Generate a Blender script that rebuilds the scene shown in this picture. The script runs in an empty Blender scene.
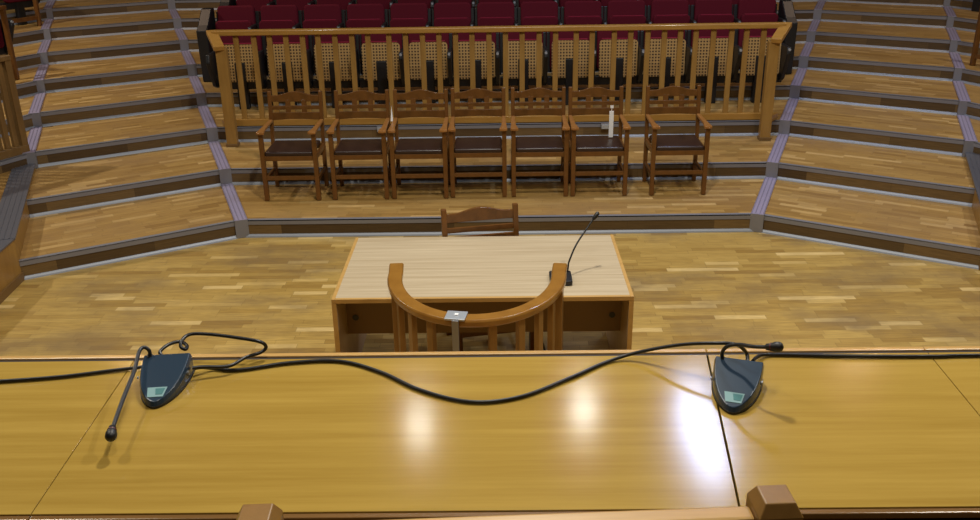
import bpy, bmesh, math, random
from mathutils import Vector, Matrix
random.seed(7)
S = bpy.context.scene
COL = S.collection
PI = math.pi

# ------------------------------------------------------------------ materials
def new_mat(name):
    m = bpy.data.materials.new(name); m.use_nodes = True
    nt = m.node_tree
    return m, nt, nt.nodes['Principled BSDF']

def plain(name, col, rough=.5, metal=0., coat=0., spec=.5):
    m, nt, b = new_mat(name)
    b.inputs['Base Color'].default_value = (*col, 1)
    b.inputs['Roughness'].default_value = rough
    b.inputs['Metallic'].default_value = metal
    b.inputs['Coat Weight'].default_value = coat
    b.inputs['Specular IOR Level'].default_value = spec
    return m

def ramp(nt, src, stops):
    r = nt.nodes.new('ShaderNodeValToRGB')
    els = r.color_ramp.elements
    while len(els) < len(stops): els.new(.5)
    for e, (p, c) in zip(els, stops):
        e.position = p; e.color = (*c, 1)
    nt.links.new(src, r.inputs['Fac'])
    return r.outputs['Color']

def mixc(nt, mode, fac, a, b):
    n = nt.nodes.new('ShaderNodeMix'); n.data_type = 'RGBA'; n.blend_type = mode
    for key, v in ((0, fac), (6, a), (7, b)):
        if hasattr(v, 'type') and hasattr(v, 'is_linked'): nt.links.new(v, n.inputs[key])
        elif key == 0: n.inputs[0].default_value = v
        else: n.inputs[key].default_value = (*v, 1)
    return n.outputs[2]

def wood(name, dark, light, scale=(2, 30, 30), rough=.4, coat=0., speck=.0, detail=5, coat_rough=.1, bump=0.):
    """plain timber: noise stretched along one object axis"""
    m, nt, b = new_mat(name)
    tc = nt.nodes.new('ShaderNodeTexCoord'); mp = nt.nodes.new('ShaderNodeMapping')
    mp.inputs['Scale'].default_value = scale
    nt.links.new(tc.outputs['Object'], mp.inputs['Vector'])
    n = nt.nodes.new('ShaderNodeTexNoise'); n.inputs['Scale'].default_value = 1; n.inputs['Detail'].default_value = detail
    n.inputs['Roughness'].default_value = .65
    nt.links.new(mp.outputs[0], n.inputs['Vector'])
    c = ramp(nt, n.outputs['Fac'], [(.28, dark), (.72, light)])
    nt.links.new(c, b.inputs['Base Color'])
    b.inputs['Roughness'].default_value = rough
    b.inputs['Coat Weight'].default_value = coat; b.inputs['Coat Roughness'].default_value = coat_rough
    if bump:
        bp = nt.nodes.new('ShaderNodeBump'); bp.inputs['Strength'].default_value = bump; bp.inputs['Distance'].default_value = .002
        nt.links.new(n.outputs['Fac'], bp.inputs['Height']); nt.links.new(bp.outputs[0], b.inputs['Normal'])
    return m

def parquet(name, pal, wear, width=.065, length=.40, rough=.42, wear_amt=.75, coat=0.):
    """strip parquet laid in UV metres: every strip gets its own tone"""
    m, nt, b = new_mat(name); N = nt.nodes; L = nt.links
    uv = N.new('ShaderNodeUVMap')
    sp = N.new('ShaderNodeSeparateXYZ'); L.new(uv.outputs[0], sp.inputs[0])
    def math_(op, a, bb=None):
        n = N.new('ShaderNodeMath'); n.operation = op
        for i, v in enumerate((a, bb)):
            if v is None: continue
            if isinstance(v, (int, float)): n.inputs[i].default_value = v
            else: L.new(v, n.inputs[i])
        return n.outputs[0]
    def white(v):
        n = N.new('ShaderNodeTexWhiteNoise'); n.noise_dimensions = '2D'; L.new(v, n.inputs['Vector']); return n.outputs['Value']
    def comb(x, y):
        n = N.new('ShaderNodeCombineXYZ')
        for i, v in enumerate((x, y)):
            if isinstance(v, (int, float)): n.inputs[i].default_value = v
            else: L.new(v, n.inputs[i])
        return n.outputs[0]
    vr = math_('DIVIDE', sp.outputs[1], width); row = math_('FLOOR', vr)
    r1 = white(comb(row, 3.7)); r2 = white(comb(row, 9.1))
    ln = math_('MULTIPLY', math_('ADD', math_('MULTIPLY', r2, .9), .6), length)
    uu = math_('DIVIDE', math_('ADD', sp.outputs[0], math_('MULTIPLY', r1, 5.)), ln)
    cell = math_('FLOOR', uu)
    rnd = white(comb(row, cell))
    base = ramp(nt, rnd, pal)
    # fine grain along the strip
    mp = N.new('ShaderNodeMapping'); mp.inputs['Scale'].default_value = (6, 90, 1); L.new(uv.outputs[0], mp.inputs[0])
    g = N.new('ShaderNodeTexNoise'); g.inputs['Scale'].default_value = 1; g.inputs['Detail'].default_value = 4; L.new(mp.outputs[0], g.inputs['Vector'])
    gc = ramp(nt, g.outputs['Fac'], [(.3, (.70, .67, .62)), (.7, (1.16, 1.16, 1.14))])
    c = mixc(nt, 'MULTIPLY', .8, base, gc)
    # hairline joints between strips
    fv = math_('FRACT', vr); fu = math_('MULTIPLY', math_('FRACT', uu), ln)
    j1 = math_('LESS_THAN', fv, .035); j2 = math_('LESS_THAN', fu, .003)
    j = math_('MULTIPLY', math_('MAXIMUM', j1, j2), .55)
    c = mixc(nt, 'MIX', j, c, tuple(x*.35 for x in pal[0][1]))
    # foot wear, grey and patchy
    w = N.new('ShaderNodeTexNoise'); w.inputs['Scale'].default_value = .9; w.inputs['Detail'].default_value = 6; w.inputs['Roughness'].default_value = .6
    mp2 = N.new('ShaderNodeMapping'); mp2.inputs['Location'].default_value = (3.1, 1.7, 0); mp2.inputs['Scale'].default_value = (1, 1.5, 1)
    L.new(uv.outputs[0], mp2.inputs[0]); L.new(mp2.outputs[0], w.inputs['Vector'])
    wf = ramp(nt, w.outputs['Fac'], [(.46, (0, 0, 0)), (.66, (wear_amt,)*3)])
    c = mixc(nt, 'MIX', wf, c, wear)
    L.new(c, b.inputs['Base Color'])
    b.inputs['Roughness'].default_value = rough
    b.inputs['Coat Weight'].default_value = coat
    return m

M = {}
M['floor'] = parquet('floor parquet', [(0, (.34, .205, .048)), (.25, (.44, .285, .075)), (.85, (.52, .35, .100)), (1, (.72, .53, .22))], (.20, .135, .065), rough=.40)
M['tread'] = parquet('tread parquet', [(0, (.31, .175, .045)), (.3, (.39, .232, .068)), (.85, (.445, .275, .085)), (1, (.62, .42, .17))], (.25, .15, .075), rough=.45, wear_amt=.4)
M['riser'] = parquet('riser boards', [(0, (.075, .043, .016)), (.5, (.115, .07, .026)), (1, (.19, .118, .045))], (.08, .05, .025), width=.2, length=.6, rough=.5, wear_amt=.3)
M['alu'] = plain('grey anodised strip', (.22, .22, .245), .5, .2)
M['alu_top'] = plain('lavender lit ribbed duct', (.40, .36, .52), .40, .25)  # lavender cast of the bluish lamps put into the grey
M['rib'] = plain('duct rib', (.27, .245, .35), .4, .25)  # ribs carry the same lavender cast
M['duct_dark'] = plain('dark slate duct', (.15, .155, .185), .38, .45)
M['alu_bright'] = plain('bright aluminium strip', (.28, .305, .35), .5, .3)
M['desk'] = wood('honey oak veneer', (.330, .203, .036), (.450, .297, .064), (1.1, 26, 26), .15, .0, detail=6)
M['desk_edge'] = wood('lighter oak edge', (.44, .25, .07), (.60, .37, .13), (2, 30, 30), .3)
M['desk_brown'] = wood('dark lacquered edge', (.14, .07, .018), (.20, .10, .028), (2, 30, 30), .25)
M['desk_dark'] = plain('dark underside and gap shade', (.020, .010, .005), .7)  # near black, also stands in for shade in the desk gap
M['laminate'] = wood('beige streaked laminate', (.39, .30, .180), (.60, .50, .34), (1.0, 40, 40), .42, detail=7)
M['table_edge'] = wood('golden beech edging', (.46, .27, .075), (.56, .34, .11), (3, 20, 20), .4)
M['table_side'] = wood('greyed laminate panel', (.42, .30, .17), (.55, .41, .26), (30, 6, 2), .45)
M['table_brown'] = plain('brown modesty board', (.17, .095, .032), .5)
M['chair'] = wood('red brown beech', (.100, .039, .008), (.178, .071, .015), (12, 12, 8), .34, .08)
M['chair_arm'] = wood('lighter red brown beech', (.25, .105, .026), (.37, .165, .042), (12, 12, 8), .3, .15)  # armrests, lighter in tone than the rest of the chair
M['leather'] = plain('brown leather', (.032, .015, .011), .34, 0, .0)
M['oak'] = wood('golden oak', (.275, .145, .032), (.37, .21, .052), (16, 16, 3), .42, .05)
M['rail_oak'] = wood('golden oak rail', (.33, .165, .03), (.43, .23, .05), (3, 20, 20), .36, .1)
M['stand'] = wood('orange brown oak', (.235, .105, .016), (.33, .16, .028), (9, 9, 9), .28, .35)
M['stand_bar'] = wood('orange brown oak bar', (.21, .105, .024), (.30, .155, .038), (20, 20, 3), .36, .1)
M['red'] = plain('burgundy cloth', (.095, .002, .011), .85, spec=.25)
M['red_pipe'] = plain('burgundy piping', (.20, .006, .028), .8, spec=.3)
M['oak_dark'] = wood('dark oak', (.13, .07, .020), (.20, .112, .034), (16, 16, 3), .4, .1)
M['black'] = plain('black plastic', (.010, .010, .011), .45)
M['black_cable'] = plain('black rubber cable', (.008, .008, .010), .38)
M['neck'] = plain('grey black gooseneck', (.030, .032, .036), .35, .3)
M['console'] = plain('blue lit console shell', (.019, .040, .070), .24, .0, .35)  # blue of reflected lamp light mixed into the black shell colour
M['lcd'] = plain('pale teal display glass', (.26, .42, .44), .12, 0, .5)
M['lcd_dark'] = plain('teal display window', (.10, .24, .25), .12, 0, .5)
M['ring'] = plain('red ring', (.10, .015, .02), .4)
M['silver'] = plain('brushed silver', (.52, .57, .64), .32, .5)
M['grey_metal'] = plain('dull grey metal', (.28, .29, .32), .4, .6)
M['white'] = plain('white paper', (.85, .86, .88), .6)
M['wall'] = plain('dark panelled wall', (.10, .065, .04), .7)
M['ceiling'] = plain('ceiling plaster', (.16, .15, .14), .9)

def cane_mat():
    """golden perforated panel: rows of square holes, in UV metres"""
    m, nt, b = new_mat('perforated cane panel'); N = nt.nodes; L = nt.links
    uv = N.new('ShaderNodeUVMap'); sp = N.new('ShaderNodeSeparateXYZ'); L.new(uv.outputs[0], sp.inputs[0])
    outs = []
    for i in (0, 1):
        d = N.new('ShaderNodeMath'); d.operation = 'DIVIDE'; d.inputs[1].default_value = .036; L.new(sp.outputs[i], d.inputs[0])
        f = N.new('ShaderNodeMath'); f.operation = 'FRACT'; L.new(d.outputs[0], f.inputs[0])
        s = N.new('ShaderNodeMath'); s.operation = 'SUBTRACT'; s.inputs[1].default_value = .5; L.new(f.outputs[0], s.inputs[0])
        a = N.new('ShaderNodeMath'); a.operation = 'ABSOLUTE'; L.new(s.outputs[0], a.inputs[0]); outs.append(a.outputs[0])
    mx = N.new('ShaderNodeMath'); mx.operation = 'MAXIMUM'; L.new(outs[0], mx.inputs[0]); L.new(outs[1], mx.inputs[1])
    lt = N.new('ShaderNodeMath'); lt.operation = 'LESS_THAN'; lt.inputs[1].default_value = .27; L.new(mx.outputs[0], lt.inputs[0])
    c = mixc(nt, 'MIX', lt.outputs[0], (.44, .27, .095), (.035, .018, .008))
    L.new(c, b.inputs['Base Color']); b.inputs['Roughness'].default_value = .5
    return m
M['cane'] = cane_mat()

# ------------------------------------------------------------------ mesh helpers
def link(o, parent=None):
    COL.objects.link(o)
    if parent is not None: o.parent = parent
    return o

class MB:
    """collects shapes into one mesh object"""
    def __init__(s): s.v = []; s.f = []; s.uv = {}; s.mi = {}; s.smooth = set()
    def poly(s, pts, faces, uvs=None, mi=0, smooth=False):
        n = len(s.v); s.v += [tuple(p) for p in pts]
        for i, f in enumerate(faces):
            k = len(s.f); s.f.append(tuple(a+n for a in f)); s.mi[k] = mi
            if uvs: s.uv[k] = uvs[i]
            if smooth: s.smooth.add(k)
        return s
    def box(s, x0, x1, y0, y1, z0, z1, mat=None):
        p = [Vector(q) for q in ((x0,y0,z0),(x1,y0,z0),(x1,y1,z0),(x0,y1,z0),(x0,y0,z1),(x1,y0,z1),(x1,y1,z1),(x0,y1,z1))]
        if mat is not None: p = [mat @ q for q in p]
        return s.poly(p, [(3,2,1,0),(4,5,6,7),(0,1,5,4),(1,2,6,5),(2,3,7,6),(3,0,4,7)])
    def bar(s, a, b, w, h, up=(0,0,1)):
        """square bar from a to b, width w sideways, h along up"""
        a = Vector(a); b = Vector(b); d = (b-a).normalized(); u = Vector(up)
        if abs(d.dot(u)) > .98: u = Vector((0,1,0))
        r = d.cross(u).normalized(); u = r.cross(d).normalized()
        p = []
        for q in (a, b):
            for sx, sy in ((-1,-1),(1,-1),(1,1),(-1,1)): p.append(q + r*sx*w/2 + u*sy*h/2)
        return s.poly(p, [(0,1,2,3),(7,6,5,4),(1,0,4,5),(2,1,5,6),(3,2,6,7),(0,3,7,4)])
    def prism(s, poly, lo, hi, axis='z', mat=None):
        """polygon (list of 2D points) extruded along an axis"""
        def P(a, b, c):
            q = {'z': (a, b, c), 'y': (a, c, b), 'x': (c, a, b)}[axis]
            q = Vector(q); return mat @ q if mat is not None else q
        n = len(poly)
        pts = [P(a, b, lo) for a, b in poly] + [P(a, b, hi) for a, b in poly]
        fs = [tuple(range(n))[::-1], tuple(range(n, 2*n))] + [(i, (i+1) % n, n+(i+1) % n, n+i) for i in range(n)]
        return s.poly(pts, fs)
    def tube(s, pts, r, seg=10, caps=True):
        pts = [Vector(p) for p in pts]; n = len(pts)
        rr = r if isinstance(r, (list, tuple)) else [r]*n
        ref = Vector((0,0,1)); ring = []; prev = None
        for i, p in enumerate(pts):
            d = (pts[min(i+1,n-1)] - pts[max(i-1,0)]).normalized()
            if prev is None:
                if abs(d.dot(ref)) > .95: ref = Vector((1,0,0))
                u = (ref - d*ref.dot(d)).normalized()
            else:
                u = (prev - d*prev.dot(d)).normalized()
            prev = u; w = d.cross(u)
            ring += [p + (u*math.cos(2*PI*k/seg) + w*math.sin(2*PI*k/seg))*rr[i] for k in range(seg)]
        fs = []
        for i in range(n-1):
            for k in range(seg):
                a = i*seg+k; b = i*seg+(k+1) % seg
                fs.append((a, b, b+seg, a+seg))
        s.poly(ring, fs, smooth=True)
        if caps:
            s.poly(ring[:seg], [tuple(range(seg))[::-1]]); s.poly(ring[-seg:], [tuple(range(seg))])
        return s
    def build(s, name, mat, parent=None, bevel=0., seg=2, loc=None):
        me = bpy.data.meshes.new(name); me.from_pydata(s.v, [], s.f)
        mats = mat if isinstance(mat, (list, tuple)) else [mat]
        for m in mats: me.materials.append(m)
        for i, p in enumerate(me.polygons):
            p.material_index = s.mi.get(i, 0)
            p.use_smooth = i in s.smooth
        if s.uv:
            ul = me.uv_layers.new(name='UVMap')
            for i, p in enumerate(me.polygons):
                if i in s.uv:
                    for li, c in zip(p.loop_indices, s.uv[i]): ul.data[li].uv = c
        me.validate(); me.update()
        bm = bmesh.new(); bm.from_mesh(me); bmesh.ops.recalc_face_normals(bm, faces=bm.faces); bm.to_mesh(me); bm.free()
        o = bpy.data.objects.new(name, me); link(o, parent)
        if loc: o.location = loc
        if bevel:
            bv = o.modifiers.new('edge', 'BEVEL'); bv.width = bevel; bv.segments = seg; bv.limit_method = 'ANGLE'; bv.angle_limit = .6
        return o

def spline(pts, n=8):
    """Catmull-Rom through points"""
    p = [Vector(q) for q in pts]; out = []
    for i in range(len(p)-1):
        a = p[max(i-1,0)]; b = p[i]; c = p[i+1]; d = p[min(i+2,len(p)-1)]
        for k in range(n):
            t = k/n
            out.append(.5*((2*b) + (c-a)*t + (2*a-5*b+4*c-d)*t*t + (-a+3*b-3*c+d)*t**3))
    out.append(p[-1]); return out

def rounded(w, h, r, n=5, x0=0., y0=0.):
    pts = []
    for cx, cy, a0 in ((w/2-r, h/2-r, 0), (-w/2+r, h/2-r, PI/2), (-w/2+r, -h/2+r, PI), (w/2-r, -h/2+r, 3*PI/2)):
        for k in range(n+1):
            a = a0 + PI/2*k/n; pts.append((x0+cx+r*math.cos(a), y0+cy+r*math.sin(a)))
    return pts

def empty(name, loc=(0,0,0), rz=0., label=None, cat=None, group=None):
    o = bpy.data.objects.new(name, None); o.empty_display_size = .1
    o.location = loc; o.rotation_euler = (0, 0, rz); link(o)
    return tag(o, label, cat, group)

def tag(o, label=None, cat=None, group=None, kind=None):
    if label: o['label'] = label
    if cat: o['category'] = cat
    if group: o['group'] = group
    if kind: o['kind'] = kind
    return o

def copy_tree(o, parent=None):
    c = o.copy(); link(c, parent)
    for ch in list(o.children): copy_tree(ch, c)
    return c

# ------------------------------------------------------------------ the stepped hall
RISE = .16
NT = 11
RUNX, RUNY = .434, 1.113
DIR = Vector((-.47, -.883))            # how the side blocks' steps turn away beyond the outer strips
def A(k, s): return Vector((s*(2.375+RUNX*k), 7.947+RUNY*k))
def B(k, s): return Vector((s*(3.973+RUNX*k), 7.000+RUNY*k))
def C(k, s):
    b = B(k, s); return Vector((b.x + s*3.6*.47, b.y - 3.6*.883))

fl = MB()
fl.poly([(-8,-.4,-.12),(8,-.4,-.12),(8,9,-.12),(-8,9,-.12),(-8,-.4,0),(8,-.4,0),(8,9,0),(-8,9,0)],
        [(3,2,1,0),(4,5,6,7),(0,1,5,4),(1,2,6,5),(2,3,7,6),(3,0,4,7)],
        [[(0,0)]*4, [(-8,-.4),(8,-.4),(8,9),(-8,9)]] + [[(0,0)]*4]*4)
tag(fl.build('floor', M['floor']), kind='structure')

def chain(k):
    """front edge of step k, left to right"""
    pts = [A(k,-1), A(k,1), B(k,1)]; pts = [B(k,-1)] + pts
    if k >= 2: pts = [C(k,-1)] + pts + [C(k,1)]
    return pts

for k in range(NT):
    z0, z1 = RISE*k, RISE*(k+1)
    last = k == NT-1
    f = chain(k)
    nb = [q for q in chain(k+1)]
    if k == 1: nb = nb[1:-1]
    g = nb if not last else [q + Vector((0, 2.5)) for q in f]
    mb = MB()
    for i in range(len(f)-1):
        a, b, c, d = f[i], f[i+1], g[i+1], g[i]
        t = (b-a).normalized(); nrm = Vector((-t.y, t.x))
        off = 7.3*k + 3.1*i
        def U(p): return ((p-a).dot(t)+off, (p-a).dot(nrm)+off*.37)
        P3 = [(*a,z0),(*b,z0),(*c,z0),(*d,z0),(*a,z1),(*b,z1),(*c,z1),(*d,z1)]
        w = (b-a).length
        mb.poly(P3, [(4,5,6,7)], [[U(a),U(b),U(c),U(d)]], 0)
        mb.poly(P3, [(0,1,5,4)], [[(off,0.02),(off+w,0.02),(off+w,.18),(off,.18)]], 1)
        mb.poly(P3, [(3,2,1,0),(2,3,7,6)], [[(0,0)]*4]*2, 1)
        if i == 0: mb.poly(P3, [(3,0,4,7)], [[(0,0)]*4], 1)
        if i == len(f)-2: mb.poly(P3, [(1,2,6,5)], [[(0,0)]*4], 1)
    tier = tag(mb.build('stair_tier', [M['tread'], M['riser']]), kind='structure')
    for i in range(len(f)-1):
        a, b = f[i], f[i+1]; t = (b-a).normalized(); n = Vector((t.y, -t.x))      # n points to the viewer
        ang = math.atan2(t.y, t.x); w = (b-a).length
        R = Matrix.Translation((*a, z1)) @ Matrix.Rotation(ang, 4, 'Z')
        s = MB(); s.box(0, w, -.006, .045, -.004, .004, R); s.box(0, w, -.006, 0.0, -.040, .004, R)
        s.build('nosing_strip', M['alu'], tier)
        R = Matrix.Translation((*a, z0)) @ Matrix.Rotation(ang, 4, 'Z')
        s = MB(); s.prism([(-.022,0),(0,0),(0,.028),(-.006,.026),(-.017,.012)], 0, w, 'x', R)
        s.build('base_strip', M['alu_bright'], tier)

# grey ducts that climb the steps where the flights turn
for nm, (fun, s, k0, wd, lvl) in {'trim_1': (A,-1,0,.118,None), 'trim_2': (A,1,0,.118,None), 'trim_3': (B,-1,2,.118,None), 'trim_4': (B,1,2,.118,None)}.items():
    top = MB(); face = MB(); rib = MB()
    for k in range(k0, NT-1):
        z0, z1 = RISE*k, RISE*(k+1)
        a = fun(k, s); b = fun(k+1, s); t = (b-a).normalized()
        cx = s*.03 if fun is B else 0
        R = Matrix.Translation((a.x+cx, a.y, 0)) @ Matrix.Rotation(math.atan2(t.y, t.x)-PI/2, 4, 'Z')
        ln = (b-a).length
        top.box(-wd/2, wd/2, -.026 if fun is A else -.058, ln, z1+.003, z1+.016, R)
        for q in (-wd/2+.006, -.02, .02, wd/2-.006): rib.box(q-.004, q+.004, -.016, ln, z1+.014, z1+.019, R)
        face.box(-wd/2, wd/2, -.030 if fun is A else -.062, .03, z0+.002, z1+.014, R)
    o = tag(top.build(nm, M['alu_top']), kind='structure')
    face.build('duct_riser', M['alu'], o); rib.build('duct_rib', M['rib'], o)

# low platforms with ducted edge at both ends of the two lowest steps
for s, nm in ((-1, 'left'), (1, 'right')):
    b0, b2, c2 = B(0,s), B(2,s), C(2,s)
    H = .36
    poly = [tuple(b0), tuple(b2), tuple(c2), (c2.x, 4.6), (s*3.79, 4.6)]
    p = MB(); p.prism(poly, 0, H)
    o = tag(p.build('side_platform', M['tread_plain'] if 'tread_plain' in M else M['oak']), kind='structure')
    # ducts along the edge
    t = (b2-b0).normalized(); R = Matrix.Translation((*b0, H)) @ Matrix.Rotation(math.atan2(t.y, t.x)-PI/2, 4, 'Z')
    d = MB(); x0, x1 = (-.20, .012) if s < 0 else (-.012, .20)
    d.box(x0, x1, -.02, (b2-b0).length-.02, 0, .016, R)
    for q in range(4):
        xx = x0 + .035 + q*.045; d.box(xx-.004, xx+.004, -.02, (b2-b0).length-.02, .015, .020, R)
    e = Vector((s*3.79, 4.6)) - b0; t = e.normalized()
    R2 = Matrix.Translation((*b0, H)) @ Matrix.Rotation(math.atan2(t.y, t.x)-PI/2, 4, 'Z')
    if s < 0: d.box(-.012, .22, .01, e.length, 0, .013, R2)
    else: d.box(-.22, .012, .01, e.length, 0, .013, R2)
    d.build('duct_cover', M['duct_dark'], o)
    sk = MB()
    if s < 0: sk.box(-.018, -.002, 0, e.length, -H, -H+.07, R2)
    else: sk.box(.002, .018, 0, e.length, -H, -H+.07, R2)
    sk.build('skirting', M['table_brown'], o)

# shell of the hall
def slab(name, *a, mat='wall'): tag(MB().box(*a).build(name, M[mat]), kind='structure')
slab('wall_back', -13, 13, 21.2, 21.4, -.1, 8)
slab('wall_left', -13.2, -13, -3, 21.4, -.1, 8)
slab('wall_right', 13, 13.2, -3, 21.4, -.1, 8)
slab('wall_front', -13, 13, -3.2, -3, -.1, 8)
slab('ceiling', -13.2, 13.2, -3.2, 21.4, 8, 8.2, mat='ceiling')

# ------------------------------------------------------------------ armchairs
def make_armchair(name='armchair'):
    root = empty(name)
    W = .253; D = .455
    fz = .665
    for s in (-1, 1):
        MB().bar((s*W, 0, 0), (s*W, 0, fz), .042, .046, (0,1,0)).build('leg', M['chair'], root, .004)
        b = MB(); b.bar((s*W, D, 0), (s*W, D-.005, .42), .038, .044, (0,1,0)); b.bar((s*W, D-.005, .415), (s*W, D+.055, .965), .036, .038, (0,1,0))
        b.build('leg', M['chair'], root, .004)
        a = MB(); a.prism([(-.045,-.052),(.0,-.056),(.030,-.045),(.024,.10),(.018,D+.012),(-.018,D+.012),(-.026,.10),(-.045,-.03)], fz, fz+.026,
                          mat=Matrix.Translation((s*W,0,0)) @ Matrix.Scale(s, 4, (1,0,0)))
        a.build('armrest', M['chair_arm'], root, .006)
        MB().bar((s*W, 0, .20), (s*W, D, .20), .022, .035).build('stretcher', M['chair'], root, .003)
    MB().bar((-W, 0, .225), (W, 0, .225), .024, .040).build('stretcher', M['chair'], root, .003)
    MB().bar((-W, D, .345), (W, D, .345), .020, .040).build('stretcher', M['chair'], root, .003)
    f = MB(); f.box(-W, W, -.012, .014, .398, .447); f.box(-W, W, D-.014, D+.01, .398, .447)
    for s in (-1, 1): f.box(s*W-.012, s*W+.012, 0, D, .398, .447)
    f.build('seat_frame', M['chair'], root, .003)
    c = MB(); c.box(-W+.022, W-.022, -.02, D-.02, .444, .490)
    cu = c.build('seat', M['leather'], root, .020, 4)
    for p in cu.data.polygons: p.use_smooth = True
    def yb(z): return D-.005 + .06*(z-.415)/.55
    # crest with an arched top edge
    n = 14; top = []; bot = []
    for i in range(n+1):
        x = -W+.012 + (2*W-.024)*i/n; q = x/W
        arch = .5*(1+math.cos(min(1, abs(q)/.78)*PI))
        top.append((x, .925+.038*arch)); bot.append((x, .862))
    cr = MB(); cr.prism(bot + top[::-1], yb(.9)-.011, yb(.9)+.011, 'y'); cr.build('crest_rail', M['chair'], root, .003)
    MB().box(-W+.012, W-.012, yb(.80)-.009, yb(.80)+.009, .785, .823).build('cross_rail', M['chair'], root, .003)
    lo = []; up = []
    for i in range(n+1):
        x = -W+.012 + (2*W-.024)*i/n; q = x/W
        lo.append((x, .680+.012*math.cos(q*PI/2))); up.append((x, .758))
    MB().prism(lo + up[::-1], yb(.70)-.010, yb(.70)+.010, 'y').build('cross_rail', M['chair'], root, .003)
    for x in (-.075, .085):
        MB().bar((x, yb(.74)-.002, .74), (x, yb(.88)-.002, .88), .050, .014, (0,1,0)).build('back_slat', M['chair'], root, .002)
    return root

ordinal = ['leftmost', 'second', 'third', 'fourth', 'fifth', 'sixth', 'rightmost']
chair_labels = [
    'leftmost red-brown wooden armchair of the row of seven on the first step',
    'second red-brown wooden armchair from the left in the row on the first step',
    'third red-brown wooden armchair from the left in the row on the first step',
    'fourth red-brown wooden armchair, exactly in the middle of the row of seven on the step',
    'fifth red-brown wooden armchair from the left, beside the one with the white strip',
    'sixth red-brown wooden armchair from the left, with a white paper strip upright on its seat',
    'rightmost red-brown wooden armchair, set apart by a gap from the other six on the step']
proto = make_armchair()
for i, (x, y, rz) in enumerate([(-2.006, 8.555, .0), (-1.34, 8.565, .01), (-.76, 8.57, 0), (-.19, 8.59, 0), (.405, 8.59, -.005), (.980, 8.585, .0), (1.748, 8.585, 0)]):
    o = proto if i == 0 else copy_tree(proto)
    o.location = (x, y-.035, RISE+.004); o.rotation_euler.z = rz
    tag(o, chair_labels[i], 'chair', 'armchairs in a row on the first step')
tc = copy_tree(proto); tc.location = (-.025, 5.525, 0); tc.rotation_euler.z = math.radians(12); tc.scale = (1, 1, .967)
for ch in list(tc.children):
    if ch.name.startswith('back_slat'): bpy.data.objects.remove(ch)
if 'group' in tc: del tc['group']
tag(tc, 'wooden armchair tucked under the far side of the beige table, only its back showing', 'chair')

# white strip on chair six, sliver between chairs two and three
w = MB(); w.box(1.098, 1.140, 8.86, 8.872, .664, .925); w.box(1.117, 1.123, 8.864, 8.868, .92, .965); w.box(1.106, 1.136, 8.86, 8.872, .955, .978)
tag(w.build('paper_strip', M['white']), 'narrow white strip standing upright on the seat of the sixth armchair', 'paper strip')
w2 = MB(); w2.poly([(-1.058,8.93,.836),(-1.036,8.93,.836),(-1.047,8.965,.985),(-1.036,8.942,.836),(-1.058,8.942,.836),(-1.047,8.975,.985)], [(0,1,2),(3,4,5),(0,2,5,4),(1,3,5,2),(0,4,3,1)])

# ------------------------------------------------------------------ balustrade before the seats
bal = empty('balustrade', (0, 10.25, RISE*3), 0, 'long golden oak balustrade with upright bars in front of the burgundy seats', 'railing')
zb = RISE*3
def bl(mb, name, mat, bevel=.004): return mb.build(name, mat, bal, bevel)
Yr = 10.25 - 10.25; HR = 1.075
def lb(): return MB()
XL, XR = -3.11, 3.15
q = MB(); q.box(XL, XR, Yr-.055, Yr+.055, HR-.055, HR); bl(q, 'top_rail', M['rail_oak'], .008)
q = MB(); q.box(XL+.06, XR-.06, Yr-.045, Yr+.035, .012, .085); bl(q, 'bottom_rail', M['rail_oak'])
bx = [-2.87,-2.672,-2.50,-2.318,-2.135,-1.965,-1.778,-1.591,-1.415,-1.184,-1.001,-.814,-.633,-.451,-.270,-.083,.098,.281,.468,.649,.875,1.05,1.292,1.473,1.66,1.841,2.017,2.187,2.379,2.577,2.741,2.928]
for x in bx:
    MB().bar((x, Yr, .080), (x, Yr, HR-.05), .058, .032, (0,1,0)).build('baluster', M['oak'], bal, .004)
for s, x0, x1 in ((-1, XL, -2.965), (1, XR, 2.968)):
    y1 = 9.985-10.25
    ta = Vector((x0 + s*.035, .05, HR-.024)); tb = Vector((x1 + s*.0, y1-.075, HR-.145))
    MB().bar(ta, tb, .115, .052).build('return_rail', M['rail_oak'], bal, .007)
    px = x1
    np_ = MB().bar((px, y1, -RISE+.03), (px, y1, HR-.152), .115, .085, (0,1,0)).build('newel_post', M['oak'], bal, .006)
    MB().box(px-.066, px+.066, y1-.052, y1+.052, -RISE+.003, -RISE+.034).build('post_foot', M['table_brown'], np_, .003)
    MB().bar((px, y1, .05), (x0, .0, .05), .05, .07).build('tie_rail', M['rail_oak'], bal, .003)

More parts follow.
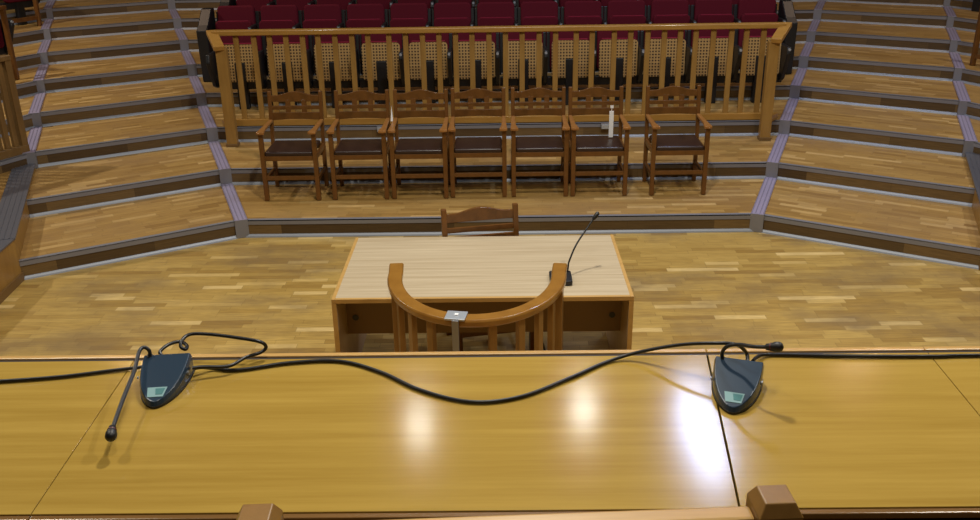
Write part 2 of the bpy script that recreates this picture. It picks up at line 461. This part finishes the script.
# ------------------------------------------------------------------ tip-up seats
def make_theatre_seat(cane=True):
    root = empty('theatre_seat')
    w = .46
    # folded seat seen from below / in front
    notch = .062
    r = .045
    z0, z1 = .335, .775
    out = []
    for k in range(6):
        a = k/5*PI/2; out.append((w/2-r+r*math.cos(a), z1-r+r*math.sin(a)))
    for k in range(6):
        a = PI/2+k/5*PI/2; out.append((-w/2+r+r*math.cos(a), z1-r+r*math.sin(a)))
    for k in range(6):
        a = PI+k/5*PI/2; out.append((-w/2+r+r*math.cos(a), z0+r+r*math.sin(a)))
    if cane: out += [(-notch, z0), (-notch, .565), (notch, .565), (notch, z0)]
    for k in range(6):
        a = 1.5*PI+k/5*PI/2; out.append((w/2-r+r*math.cos(a), z0+r+r*math.sin(a)))
    def tri_face(front_y, back_y, name, mat, pts):
        n = len(pts)
        m = MB()
        P = [(x, front_y + (z-z0)*.06, z) for x, z in pts] + [(x, back_y + (z-z0)*.06, z) for x, z in pts]
        uv = [(x+5, z+5) for x, z in pts]
        m.poly(P, [tuple(range(n)), tuple(range(n, 2*n))[::-1]], [uv, uv[::-1]])
        m.poly(P, [(i, (i+1) % n, n+(i+1) % n, n+i) for i in range(n)], [[(5.0,5.0)]*4]*n)
        return m.build(name, mat, root)
    if cane:
        tri_face(0, .018, 'seat_panel', M['cane'], out)
        MB().prism(rounded(w-.02, z1-z0-.01, .04, 4, 0, (z0+z1)/2-.002), .052, .105, 'y').build('seat_cushion', M['red'], root, .012)
    else:
        c = MB(); c.prism(rounded(w+.02, .41, .05, 5, 0, .545), -.01, .075, 'y'); sc_ = c.build('seat_cushion', M['red'], root, .018, 3)
        MB().tube([(-w/2+.03, -.002, .748), (w/2-.03, -.002, .748)], .007, 6).build('piping', M['red_pipe'], sc_)
    # back rest
    T = Matrix.Translation((0, .115, .40)) @ Matrix.Rotation(math.radians(-8), 4, 'X')
    b = MB(); b.prism(rounded(.49, .53, .055, 6, 0, .265), -.01, .075, 'y', T); br_ = b.build('backrest', M['red'], root, .022, 3)
    if cane: MB().tube([(-w/2+.03, .058, .784), (w/2-.03, .058, .784)], .009, 6).build('piping', M['red_pipe'], br_)
    sh = MB(); sh.box(-.283, .283, .078, .10, -.02, .46, T); sh.build('back_shell', M['black'], root, .008)
    MB().box(-.062, .062, -.002 if cane else .02, .09, 0, .56).build('pedestal', M['black'], root, .006)
    MB().box(-.283, .283, .03, .10, .24, .345).build('beam', M['black'], root, .006)
    a = MB(); a.prism([(-.22,.62),(-.20,.70),(.12,.70),(.14,.30),(.02,.26),(-.06,.30)], .236, .284, 'x'); ap = a.build('arm_panel', M['black'], root, .012)
    MB().tube([(.26, -.222, .672), (.26, -.19, .672)], .016, 8).build('arm_cap', M['silver'], ap)
    return root

row_names = ['leftmost', 'second from left', 'third from left', 'fourth from left', 'fifth from left', 'sixth from left', 'seventh from left', 'sixth from right', 'fifth from right', 'fourth from right', 'third from right', 'second from right', 'rightmost']
s1 = make_theatre_seat(True)
n1 = 12
names12 = row_names[:6] + row_names[7:]
for i in range(n1):
    o = s1 if i == 0 else copy_tree(s1)
    o.location = (-3.10 + 6.27*i/(n1-1), 11.10, RISE*3+.002)
    tag(o, 'burgundy seat with perforated panel, front row behind the balustrade, ' + names12[i], 'theatre seat', 'front row of tip-up seats')
s2 = make_theatre_seat(False)
for i in range(13):
    o = s2 if i == 0 else copy_tree(s2)
    o.location = (-3.43 + 6.85*i/12, 12.215, RISE*4+.002)
    if i == 12: s2_last = o
    tag(o, 'burgundy seat in the second row, seen above the balustrade, ' + row_names[i], 'theatre seat', 'second row of tip-up seats')
for i in range(13):
    o = copy_tree(s2)
    o.location = (-3.43 + 6.85*i/12, 13.33, RISE*5+.002)
    tag(o, 'burgundy seat in the third row, cut by the upper edge, ' + row_names[i], 'theatre seat', 'third row of tip-up seats')
    if i == 0: s3_first = o
    if i == 6: o_row3 = o
    if i == 12: s3_last = o

def end_panel(o, side):
    e = MB(); e.prism([(-.20,0),(-.22,.66),(-.12,.72),(.10,.90),(.22,.90),(.20,0)], .290 if side > 0 else -.43, .43 if side > 0 else -.290, 'x')
    e.build('end_panel', M['black'], o, .012)
for o in (s2, s2_last, s3_first, s3_last): end_panel(o, -1 if o in (s2, s3_first) else 1)
for o in (s1,):
    e = MB(); e.prism([(-.24,.60),(-.21,.70),(.14,.70),(.16,.30),(.04,.26),(-.08,.30)], -.330, -.284, 'x'); e.build('arm_panel', M['black'], o, .012)

# ------------------------------------------------------------------ balustrades at the ends of the side blocks
def side_railing(k, s, off, back, n, label, h=1.0, first=.0):
    b = B(k, s); z = RISE*(k+1)
    d = Vector((s*.47, -.883)); nrm = Vector((s*.883, .47))
    p0 = b + d*off + nrm*back
    r = empty('side_balustrade', (p0.x, p0.y, z+.003), math.atan2(d.y, d.x), label, 'railing')
    L_ = 2.2
    MB().box(-.03, L_, -.05, .05, h-.05, h).build('top_rail', M['oak_dark'], r, .006)
    MB().box(-.03, L_, -.045, .045, .0, .085).build('bottom_rail', M['oak_dark'], r, .004)
    MB().box(-.03, .04, -.04, .04, .08, h-.045).build('newel_post', M['oak_dark'], r, .005)
    for i in range(n):
        x = first + .09 + .09*i
        MB().box(x-.027, x+.027, -.02, .02, .08, h-.045).build('baluster', M['oak_dark'], r, .004)
    return r
side_railing(2, -1, .03, .07, 14, 'brown wooden balustrade with close upright bars at the left edge of the stairs')

def end_post(x, y, z, s, label):
    r = empty('rail_end', (x, y, z), 0, label, 'railing')
    MB().bar((0,0,0), (0,0,.86), .055, .055).build('newel_post', M['chair'], r, .005)
    d = Vector((s*.47, -.883, 0))
    MB().bar(Vector((0,0,.88))-d*.04, Vector((0,0,.88))+d*1.6, .07, .045).build('top_rail', M['chair'], r, .005)
    MB().bar(Vector((0,0,.12)), Vector((0,0,.12))+d*1.6, .03, .06).build('bottom_rail', M['chair'], r, .004)
    MB().bar(Vector(d*1.5), Vector((0,0,.86))+d*1.5, .055, .055).build('newel_post', M['chair'], r, .005)
    return r
end_post(-6.05, 11.53, RISE*5+.002, -1, 'slim brown rail post beside the left grey duct, above the balustrade')
end_post(-6.86, 14.06, RISE*7+.002, -1, 'slim brown rail post at the top left, before dark seats')
end_post(5.98, 11.63, RISE*5+.002, 1, 'slim dark brown rail post at the right edge of the stairs')
side_src = o_row3
for i, (x, y, z, rz, lb_) in enumerate([(7.17, 14.19, RISE*7, math.radians(-62), 'dark seat at the top right corner above the slim rail post'),
                            (-6.42, 11.69, RISE*5, math.radians(62), 'dark seat at the top left corner behind the slim rail posts, nearer one'),
                            (-7.14, 14.18, RISE*7, math.radians(62), 'dark seat at the top left corner behind the slim rail posts, farther one')]):
    o = copy_tree(side_src); o.location = (x, y, z+.002); o.rotation_euler.z = rz
    for k_ in ('group',):
        if k_ in o: del o[k_]
    tag(o, lb_, 'theatre seat')

# ------------------------------------------------------------------ table
tb = empty('table', (-.10, 5.41, 0), 0, 'beige laminate table with golden edging and brown front board on the floor', 'table')
tw, td, th = .89, .512, .75
q = MB(); q.box(-tw+.022, tw-.022, -td+.022, td-.006, th-.026, th); q.build('tabletop', M['laminate'], tb)
e = MB()
for s in (-1, 1): e.box(s*tw-(.022 if s > 0 else 0), s*tw+(.022 if s < 0 else 0), -td, td, th-.027, th+.001)
e.box(-tw+.022, tw-.022, -td, -td+.022, th-.027, th+.001)
e.build('edge_band', M['table_edge'], tb, .002)
for s in (-1, 1):
    p = MB(); p.box(min(s*tw, s*(tw-.028)), max(s*tw, s*(tw-.028)), -td+.004, td-.004, 0, th-.028); sp2 = p.build('side_panel', M['table_side'], tb)
    p = MB(); p.box(min(s*tw, s*(tw-.028)), max(s*tw, s*(tw-.028)), -td, -td+.004, 0, th-.028); p.build('edge_strip', M['table_edge'], sp2)
p = MB(); p.box(-tw+.029, tw-.029, -.215, -.195, .375, th-.028); mp_ = p.build('modesty_panel', M['table_brown'], tb)
for s in (-1, 1):
    p = MB(); p.tube([(s*(tw-.085), -.216, .49), (s*(tw-.085), -.220, .49)], .020, 16); p.build('cable_port', M['black'], mp_)

# table microphone
tm = empty('table_microphone', (.375, 5.14, .751), 0, 'slim black gooseneck microphone standing on the beige table', 'microphone')
MB().prism(rounded(.135, .17, .015, 4), 0, .032).build('base', M['black'], tm, .006)
pts = spline([(.045,.055,.03),(.05,.06,.07),(.056,.068,.10),(.10,.11,.19),(.173,.16,.285),(.212,.181,.335)], 6)
gn = MB().tube(pts, .0055, 8).build('gooseneck', M['neck'], tm)
d = Vector((.229-.173, .19-.16, .355-.285)).normalized(); h0 = Vector((.205,.178,.326))
MB().tube([h0, h0+d*.012, h0+d*.03, h0+d*.052, h0+d*.06], [.006,.011,.014,.013,.006], 12).build('mic_head', M['black'], gn)
cb = MB().tube(spline([(.255,5.188,.372),(.262,5.18,.33),(.282,5.17,.26),(.292,5.16,.15),(.287,5.13,.03),(.292,5.05,.009),(.297,4.97,.008)], 8), .007, 8)
tag(cb.build('microphone_cable', M['black_cable']), 'black cable hanging below the table front board to the floor', 'cable')

# ------------------------------------------------------------------ witness stand with the horseshoe rail
st = empty('witness_stand', (-.123, 4.715, 0), math.radians(-1.6), 'horseshoe shaped witness stand rail of orange-brown wood in front of the table', 'railing')
HW = .456; zr = 1.0; RY = .585; TY = .12
def U_at(a):
    """a in 0..1 along the horseshoe, ends open toward the table"""
    segs = []
    N_ = 60
    pts = []
    for i in range(9): pts.append((-HW-.012+.012*i/8, TY*(1-i/8)))
    for i in range(1, N_): 
        t = PI + PI*i/N_; pts.append((HW*math.cos(t), RY*math.sin(t)))
    for i in range(9): pts.append((HW+.012*i/8, TY*i/8))
    return pts
path = U_at(0)
def sweep(path, prof):
    n = len(path); m = len(prof); P = []
    for i, (x, y) in enumerate(path):
        a = Vector(path[max(i-1,0)]); b = Vector(path[min(i+1,n-1)]); d = (b-a).normalized(); nr = Vector((d.y, -d.x))
        for (o_, z) in prof: P.append((x+nr.x*o_, y+nr.y*o_, z))
    F = []
    for i in range(n-1):
        for k in range(m):
            F.append((i*m+k, i*m+(k+1) % m, (i+1)*m+(k+1) % m, (i+1)*m+k))
    F += [tuple(range(m))[::-1], tuple(range((n-1)*m, n*m))]
    return MB().poly(P, F)
prof = [(-.039,zr-.044),(.033,zr-.044),(.040,zr-.033),(.042,zr-.012),(.035,zr),(-.035,zr),(-.042,zr-.008)]
sweep(path, prof).build('curved_rail', M['stand'], st, .003)
sweep(path[6:-6], [(-.02,.0),(.02,.0),(.02,.06),(-.02,.06)]).build('curved_plinth', M['stand_bar'], st)
# bars
cum = [0]
for i in range(1, len(path)): cum.append(cum[-1] + (Vector(path[i])-Vector(path[i-1])).length)
tot = cum[-1]
def along(f):
    t = f*tot
    for i in range(1, len(path)):
        if cum[i] >= t:
            u = (t-cum[i-1])/(cum[i]-cum[i-1]); p = Vector(path[i-1]).lerp(Vector(path[i]), u)
            d = (Vector(path[i])-Vector(path[i-1])).normalized(); return p, d
    return Vector(path[-1]), Vector((0,1))
for f, w_, dp, nm in ((.115,.060,.05,'end_post'),(.215,.042,.032,'baluster'),(.30,.042,.032,'baluster'),(.38,.042,.032,'baluster'),(.555,.042,.032,'baluster'),(.64,.042,.032,'baluster'),(.715,.042,.032,'baluster'),(.795,.042,.032,'baluster'),(.885,.065,.055,'end_post')):
    p, d = along(f)
    R = Matrix.Translation((p.x, p.y, 0)) @ Matrix.Rotation(math.atan2(d.y, d.x), 4, 'Z')
    MB().box(-w_/2, w_/2, -dp/2, dp/2, .0, zr-.042, R).build(nm, M['stand_bar'], st, .004)
# plate on the rail
pb, dd = along(.462)
br = empty('mounting_bracket', (-.218, 4.128, 0), math.radians(-9), 'small silver plate with a grey upright strip, fixed on the curved stand rail', 'bracket')
pl_ = MB().box(-.052, .052, -.045, .050, zr+.001, zr+.012).build('plate', M['silver'], br, .003)
MB().box(-.008, .012, -.006, .014, zr+.012, zr+.017).build('screw_cap', M['white'], pl_, .001)
MB().box(-.012, .022, -.052, -.040, .30, zr-.052).build('upright_strip', M['grey_metal'], br, .002)
MB().box(-.012, .022, -.054, -.040, zr-.055, zr+.006).build('hook', M['grey_metal'], br, .002)

# ------------------------------------------------------------------ judges' bench
tag(MB().box(-3.2, 3.2, -1.2, 2.28, 0.003, 1.0).build('judges_platform', M['table_brown']), kind='structure')
ZB = 1.75
bench = empty('judges_bench', (0, 2.0, 1.0), 0, 'wide glossy honey oak desk top across the whole foreground', 'desk')
def BB(x0, x1, y0, y1, z0, z1): return MB().box(x0, x1, y0-2.0, y1-2.0, z0-1.0, z1-1.0)
SEAM = [(-2.45,0.), (-1.021,-.040), (.512,.1125), (1.184,.046), (2.45,0.)]     # x at the near edge, drift per metre of depth
def sx(i, y): return SEAM[i][0] + SEAM[i][1]*(y-1.625)
def panel(i, y0, y1, z0, z1, g0=.0015, g1=.0015):
    m_ = MB(); m_.prism([(sx(i,y0)+g0,y0-2.0),(sx(i+1,y0)-g1,y0-2.0),(sx(i+1,y1)-g1,y1-2.0),(sx(i,y1)+g0,y1-2.0)], z0-1.0, z1-1.0); return m_
for i in range(4):
    panel(i, 1.625, 2.318, ZB-.03, ZB, .0025 if i == 2 else .0012, .0025 if i == 1 else .0012).build('desk_panel', M['desk'], bench, .0008, 1)
for i in range(4): panel(i, 1.607, 1.6235, ZB-.018, ZB-.002, .001, .001).build('near_edge', M['desk_brown'], bench, .003, 3)
BB(-2.45, 2.45, 1.66, 2.30, ZB-.05, ZB-.031).build('under_board', M['desk_dark'], bench)
for i in range(4): panel(i, 2.336, 2.356, .02, ZB, .001, .001).build('front_panel', M['desk_edge'], bench, .003, 2)
BB(-2.45, 2.45, 2.3205, 2.3355, 1.5, ZB-.0045).build('gap_shade', M['desk_dark'], bench)  # black filler strip, paints the shade of the open gap
for x in (-2.43, -1.035, .56, 1.2, 2.43): BB(x-.015, x+.015, 1.75, 2.318, 1.003, ZB-.05).build('support_panel', M['desk_dark'], bench)

# judge's chair whose back cuts the bottom edge
jc = empty('judge_chair', (.026, 1.20, 1.003), math.radians(2.6), 'big wooden chair close up at the bottom edge, square chamfered post tops', 'chair')
pt = 1.087
for s in (-1, 1):
    x = s*.414
    m_ = MB(); m_.box(x-.035, x+.035, -.035, .035, 0, pt-.022)
    z_ = pt-.022; u = .035; t_ = .024
    m_.poly([(x-u,-u,z_),(x+u,-u,z_),(x+u,u,z_),(x-u,u,z_),(x-t_,-t_,pt),(x+t_,-t_,pt),(x+t_,t_,pt),(x-t_,t_,pt)], [(4,5,6,7),(0,1,5,4),(1,2,6,5),(2,3,7,6),(3,0,4,7)])
    m_.build('leg', M['stand_bar'], jc, .002)
    MB().box(x-.028, x+.028, .52, .576, 0, .64).build('leg', M['stand'], jc, .003)
    MB().box(x-.032, x+.032, .0, .60, .64, .668).build('armrest', M['stand'], jc, .006)
MB().box(-.379, .379, -.018, .018, .955, 1.054).build('crest_rail', M['desk_edge'], jc, .006)
MB().box(-.385, .385, -.014, .014, .60, .68).build('cross_rail', M['stand'], jc, .004)
for x in (-.24, -.12, 0, .12, .24): MB().box(x-.03, x+.03, -.008, .008, .66, .98).build('back_slat', M['stand'], jc, .003)
MB().box(-.385, .385, .0, .55, .37, .42).build('seat_frame', M['stand'], jc, .004)
MB().box(-.37, .37, .02, .56, .42, .48).build('seat', M['leather'], jc, .02, 3)

# ------------------------------------------------------------------ conference microphones
def make_console(loc, rz, neck, label, lw=.126):
    r = empty('conference_microphone', loc, rz, label, 'microphone')
    # shield outline: straight back edge at y=+.095, rounded tip at y=-.095
    L_ = .19
    out = []
    n = 14
    def half(t):    # half width at t from tip 0..1 back
        return lw/2*max(0, 1-(1-t)**2.3)**.6
    ts = [0,.015,.04,.08,.13,.2,.3,.42,.56,.7,.84,.95,1]
    right = [(half(t), -L_/2+L_*t) for t in ts]; left = [(-x, y) for x, y in right[1:]]
    out = right + left[::-1]
    def ztop(y): return .018 + .042*((y+L_/2)/L_)
    nn = len(out)
    m_ = MB()
    P = [(x*1.03, y*1.03, .004) for x, y in out] + [(x*1.03, y*1.02, ztop(y)-.012) for x, y in out] + [(x*.97, y*.975, ztop(y)) for x, y in out]
    F = [tuple(range(nn))[::-1], tuple(range(2*nn, 3*nn))]
    for a in (0, 1):
        F += [(a*nn+i, a*nn+(i+1) % nn, (a+1)*nn+(i+1) % nn, (a+1)*nn+i) for i in range(nn)]
    m_.poly(P, F); m_.build('shell', M['console'], r, .004, 3)
    MB().prism([(x*1.06, y*1.04) for x, y in out], .0, .006).build('foot', M['black'], r)
    def slab_(x0, x1, y0, y1, name, mat, up=.0012, taper=.0, par=None):
        zz = lambda y: ztop(y)
        m2 = MB(); p = []
        for dz in (-.003, up):
            p += [(x0+taper, y0, zz(y0)+dz), (x1-taper, y0, zz(y0)+dz), (x1, y1, zz(y1)+dz), (x0, y1, zz(y1)+dz)]
        m2.poly(p, [(3,2,1,0),(4,5,6,7),(0,1,5,4),(1,2,6,5),(2,3,7,6),(3,0,4,7)]); return m2.build(name, mat, par or r)
    hw = half(.13)*.88; disp = slab_(-hw, hw, -.076, -.040, 'display', M['lcd'], .001, hw*.22)
    slab_(-.004, hw*.82, -.068, -.046, 'display_window', M['lcd_dark'], .002, .004, disp)
    MB().tube([(-lw/2-.001, .02, .03), (-lw/2-.004, .02, .03)], .004, 8).build('side_socket', M['silver'], r)
    MB().tube([(lw/2-.002, .035, .028), (lw/2+.003, .035, .028)], .006, 10).build('side_button', M['grey_metal'], r)
    # gooseneck, given in world metres
    inv = (Matrix.Translation(loc) @ Matrix.Rotation(rz, 4, 'Z')).inverted()
    pts = [inv @ Vector(p) for p in neck]
    sp = spline(pts, 8)
    gn = MB().tube(sp, .0052, 10).build('gooseneck', M['neck'], r)
    MB().tube([sp[0]-Vector((0,0,.012)), sp[0]+Vector((0,0,.006))], [.011,.009], 12).build('neck_socket', M['black'], gn)
    d = (sp[-1]-sp[-3]).normalized(); e = sp[-1]
    MB().tube([e-d*.030, e-d*.028, e-d*.016, e-d*.006, e+d*.006, e+d*.012, e+d*.015], [.006,.0085,.010,.0135,.0135,.010,.004], 14).build('mic_head', M['black'], gn)
    MB().tube([e-d*.0175, e-d*.0145], .0112, 14).build('indicator_ring', M['ring'], gn)
    return r
mz = ZB+.001
make_console((-.910, 2.150, mz), math.radians(6), [(-.966,2.235,1.805),(-.964,2.233,1.826),(-.976,2.232,1.837),(-.982,2.209,1.835),(-.964,2.116,1.825),(-.948,1.999,1.818),(-.928,1.875,1.810),(-.922,1.845,1.806)],
             'left black desk microphone, its gooseneck bent down toward the viewer over the desk')
make_console((.614, 2.092, mz), math.radians(-18), [(.600,2.190,1.803),(.596,2.184,1.830),(.606,2.171,1.855),(.631,2.150,1.870),(.656,2.103,1.888),(.703,2.070,1.904)],
             'right black desk microphone, its gooseneck curled sideways to a round head')

def cable(pts, label, r=.0052):
    sp_ = [Vector((p.x, p.y, max(p.z, 1.7560))) for p in spline(pts, 8)]
    tag(MB().tube(sp_, r, 8).build('microphone_cable', M['black_cable']), label, 'cable')
cable([(-2.3,2.10,1.7565),(-1.8,2.15,1.7565),(-1.394,2.193,1.7565),(-1.217,2.217,1.7565),(-1.090,2.248,1.7565),(-1.010,2.262,1.759),(-.985,2.262,1.765)],
      'black cable lying on the desk from the left edge to the left microphone')
cable([(-.845,2.232,1.770),(-.830,2.244,1.766),(-.798,2.254,1.757),(-.726,2.246,1.7565),(-.594,2.284,1.7565),(-.453,2.290,1.7565),(-.332,2.227,1.7565),(-.214,2.127,1.7565),(-.079,2.064,1.7565),(.051,2.086,1.7565),(.189,2.183,1.7565),(.309,2.277,1.7565),(.394,2.291,1.776),(.497,2.255,1.816),(.582,2.220,1.838),(.640,2.215,1.836),(.675,2.230,1.800),(.672,2.205,1.785)],
      'long black cable curving across the desk between the two microphones')
cable([(-.935,2.258,1.790),(-.952,2.273,1.800),(-.939,2.305,1.806),(-.917,2.336,1.800),(-.891,2.317,1.798),(-.886,2.293,1.798),(-.898,2.292,1.806),(-.900,2.310,1.816),(-.885,2.340,1.821),(-.828,2.339,1.821),(-.739,2.325,1.815),(-.681,2.318,1.806),(-.668,2.325,1.786),(-.682,2.317,1.773),(-.719,2.289,1.772),(-.753,2.240,1.772),(-.82,2.222,1.780),(-.845,2.212,1.782)],
      'black cable looping in the air behind the left microphone')
cable([(.690,2.215,1.785),(.715,2.261,1.772),(.749,2.300,1.758),(.820,2.301,1.7565),(.930,2.293,1.7565),(1.068,2.287,1.7565),(1.234,2.284,1.7565),(1.375,2.287,1.7565),(2.3,2.28,1.7565)],
      'black cable along the far desk edge from the right microphone to the right edge')

# small grey floor boxes on the step edges behind the chairs
for x, y, lb_ in ((1.211, 10.12, 'small grey junction box on the step edge behind the sixth armchair'), (-1.315, 10.12, 'small grey junction box on the step edge behind the second armchair')):
    j = empty('junction_box', (x, y, RISE*2+.19), 0, lb_, 'box')
    MB().box(-.045, .045, -.02, .03, 0, .06).build('housing', M['grey_metal'], j, .004)
    MB().box(-.040, .040, -.024, -.019, .006, .052).build('cover', M['silver'], j, .002)
    j.location.z = RISE*3-.055; j.location.y = 10.173-.037

tag(w2.build('white_sliver', M['white']), 'thin white sliver between the second and third armchairs', 'paper strip')  # narrow white wedge standing between the two chairs

# ------------------------------------------------------------------ ceiling lamps behind the desk reflections and shadows, plus added fill lamps
def lamp(x, y, z, sx, sy, power, col=(1,1,1), rz=0., aim=None, label=None, spread=PI):
    d = bpy.data.lights.new('ceiling or fill lamp', 'AREA'); d.shape = 'ELLIPSE'; d.size = sx; d.size_y = sy; d.energy = power; d.color = col; d.spread = spread
    o = bpy.data.objects.new('ceiling_or_fill_lamp', d); o.location = (x, y, z); link(o)
    if aim is not None:
        v = Vector(aim) - Vector((x, y, z)); o.rotation_euler = v.to_track_quat('-Z', 'Y').to_euler()
    else: o.rotation_euler = (0, 0, rz)
    return o
WARM = (1, .94, .82); COOL = (.72, .80, 1.0)
lamp(2.24, 8.75, 6.2, .36, 2.0, 200, (.50,.62,1.0))
lamp(-.93, 8.95, 6.2, .20, .40, 30, (1,.96,.92))
lamp(.97, 9.25, 6.2, .20, .40, 38, (1,.96,.92))
lamp(-8.6, 9.4, 6.2, .28, .28, 620, WARM)
lamp(-3.4, 3.6, 6.4, .35, .35, 230, WARM)  # from here down: added fill lamps, not known fittings
lamp(3.4, 3.6, 6.4, .35, .35, 290, WARM)
lamp(.2, 4.9, 6.4, .35, .35, 520, WARM)
lamp(-5.5, 12.6, 6.6, .35, .35, 165, (1,.68,.46))  # added fill, reddened to warm the upper treads
lamp(5.5, 12.6, 6.6, .35, .35, 130, (1,.68,.46))
lamp(7.0, 9.0, 6.2, .3, .3, 240, WARM)
lamp(.3, .8, 6.4, .5, .5, 150, WARM)

W = bpy.data.worlds.new('World'); S.world = W; W.use_nodes = True
W.node_tree.nodes['Background'].inputs[0].default_value = (1, .93, .82, 1)
W.node_tree.nodes['Background'].inputs[1].default_value = .0

# ------------------------------------------------------------------ camera
F_PX, PITCH, ROLL, YAW = 917.12, .3892, .0152, -.0106
f_ = Vector((math.sin(YAW)*math.cos(PITCH), math.cos(YAW)*math.cos(PITCH), -math.sin(PITCH)))
rt = Vector((math.cos(YAW), -math.sin(YAW), 0)); up = rt.cross(f_)
cx = (rt - up*ROLL).normalized(); cy = (up + rt*ROLL).normalized()
cam = bpy.data.cameras.new('Camera'); co = bpy.data.objects.new('Camera', cam); link(co)
cam.sensor_fit = 'HORIZONTAL'; cam.sensor_width = 36; cam.lens = F_PX/980*36
cam.clip_start = .05
mt = Matrix((cx, cy, -f_)).transposed().to_4x4(); mt.translation = (0, 0, 3.0)
co.matrix_world = mt
S.camera = co
S.view_settings.view_transform = 'Standard'; S.view_settings.look = 'None'
S.view_settings.exposure = -1.25; S.view_settings.gamma = 1.0; S.view_settings.use_curve_mapping = False
try:
    S.cycles.use_denoising = True
    S.cycles.max_bounces = 6; S.cycles.diffuse_bounces = 3; S.cycles.glossy_bounces = 3
    S.cycles.caustics_reflective = False; S.cycles.caustics_refractive = False
    S.cycles.sample_clamp_indirect = 4.0
except Exception: pass
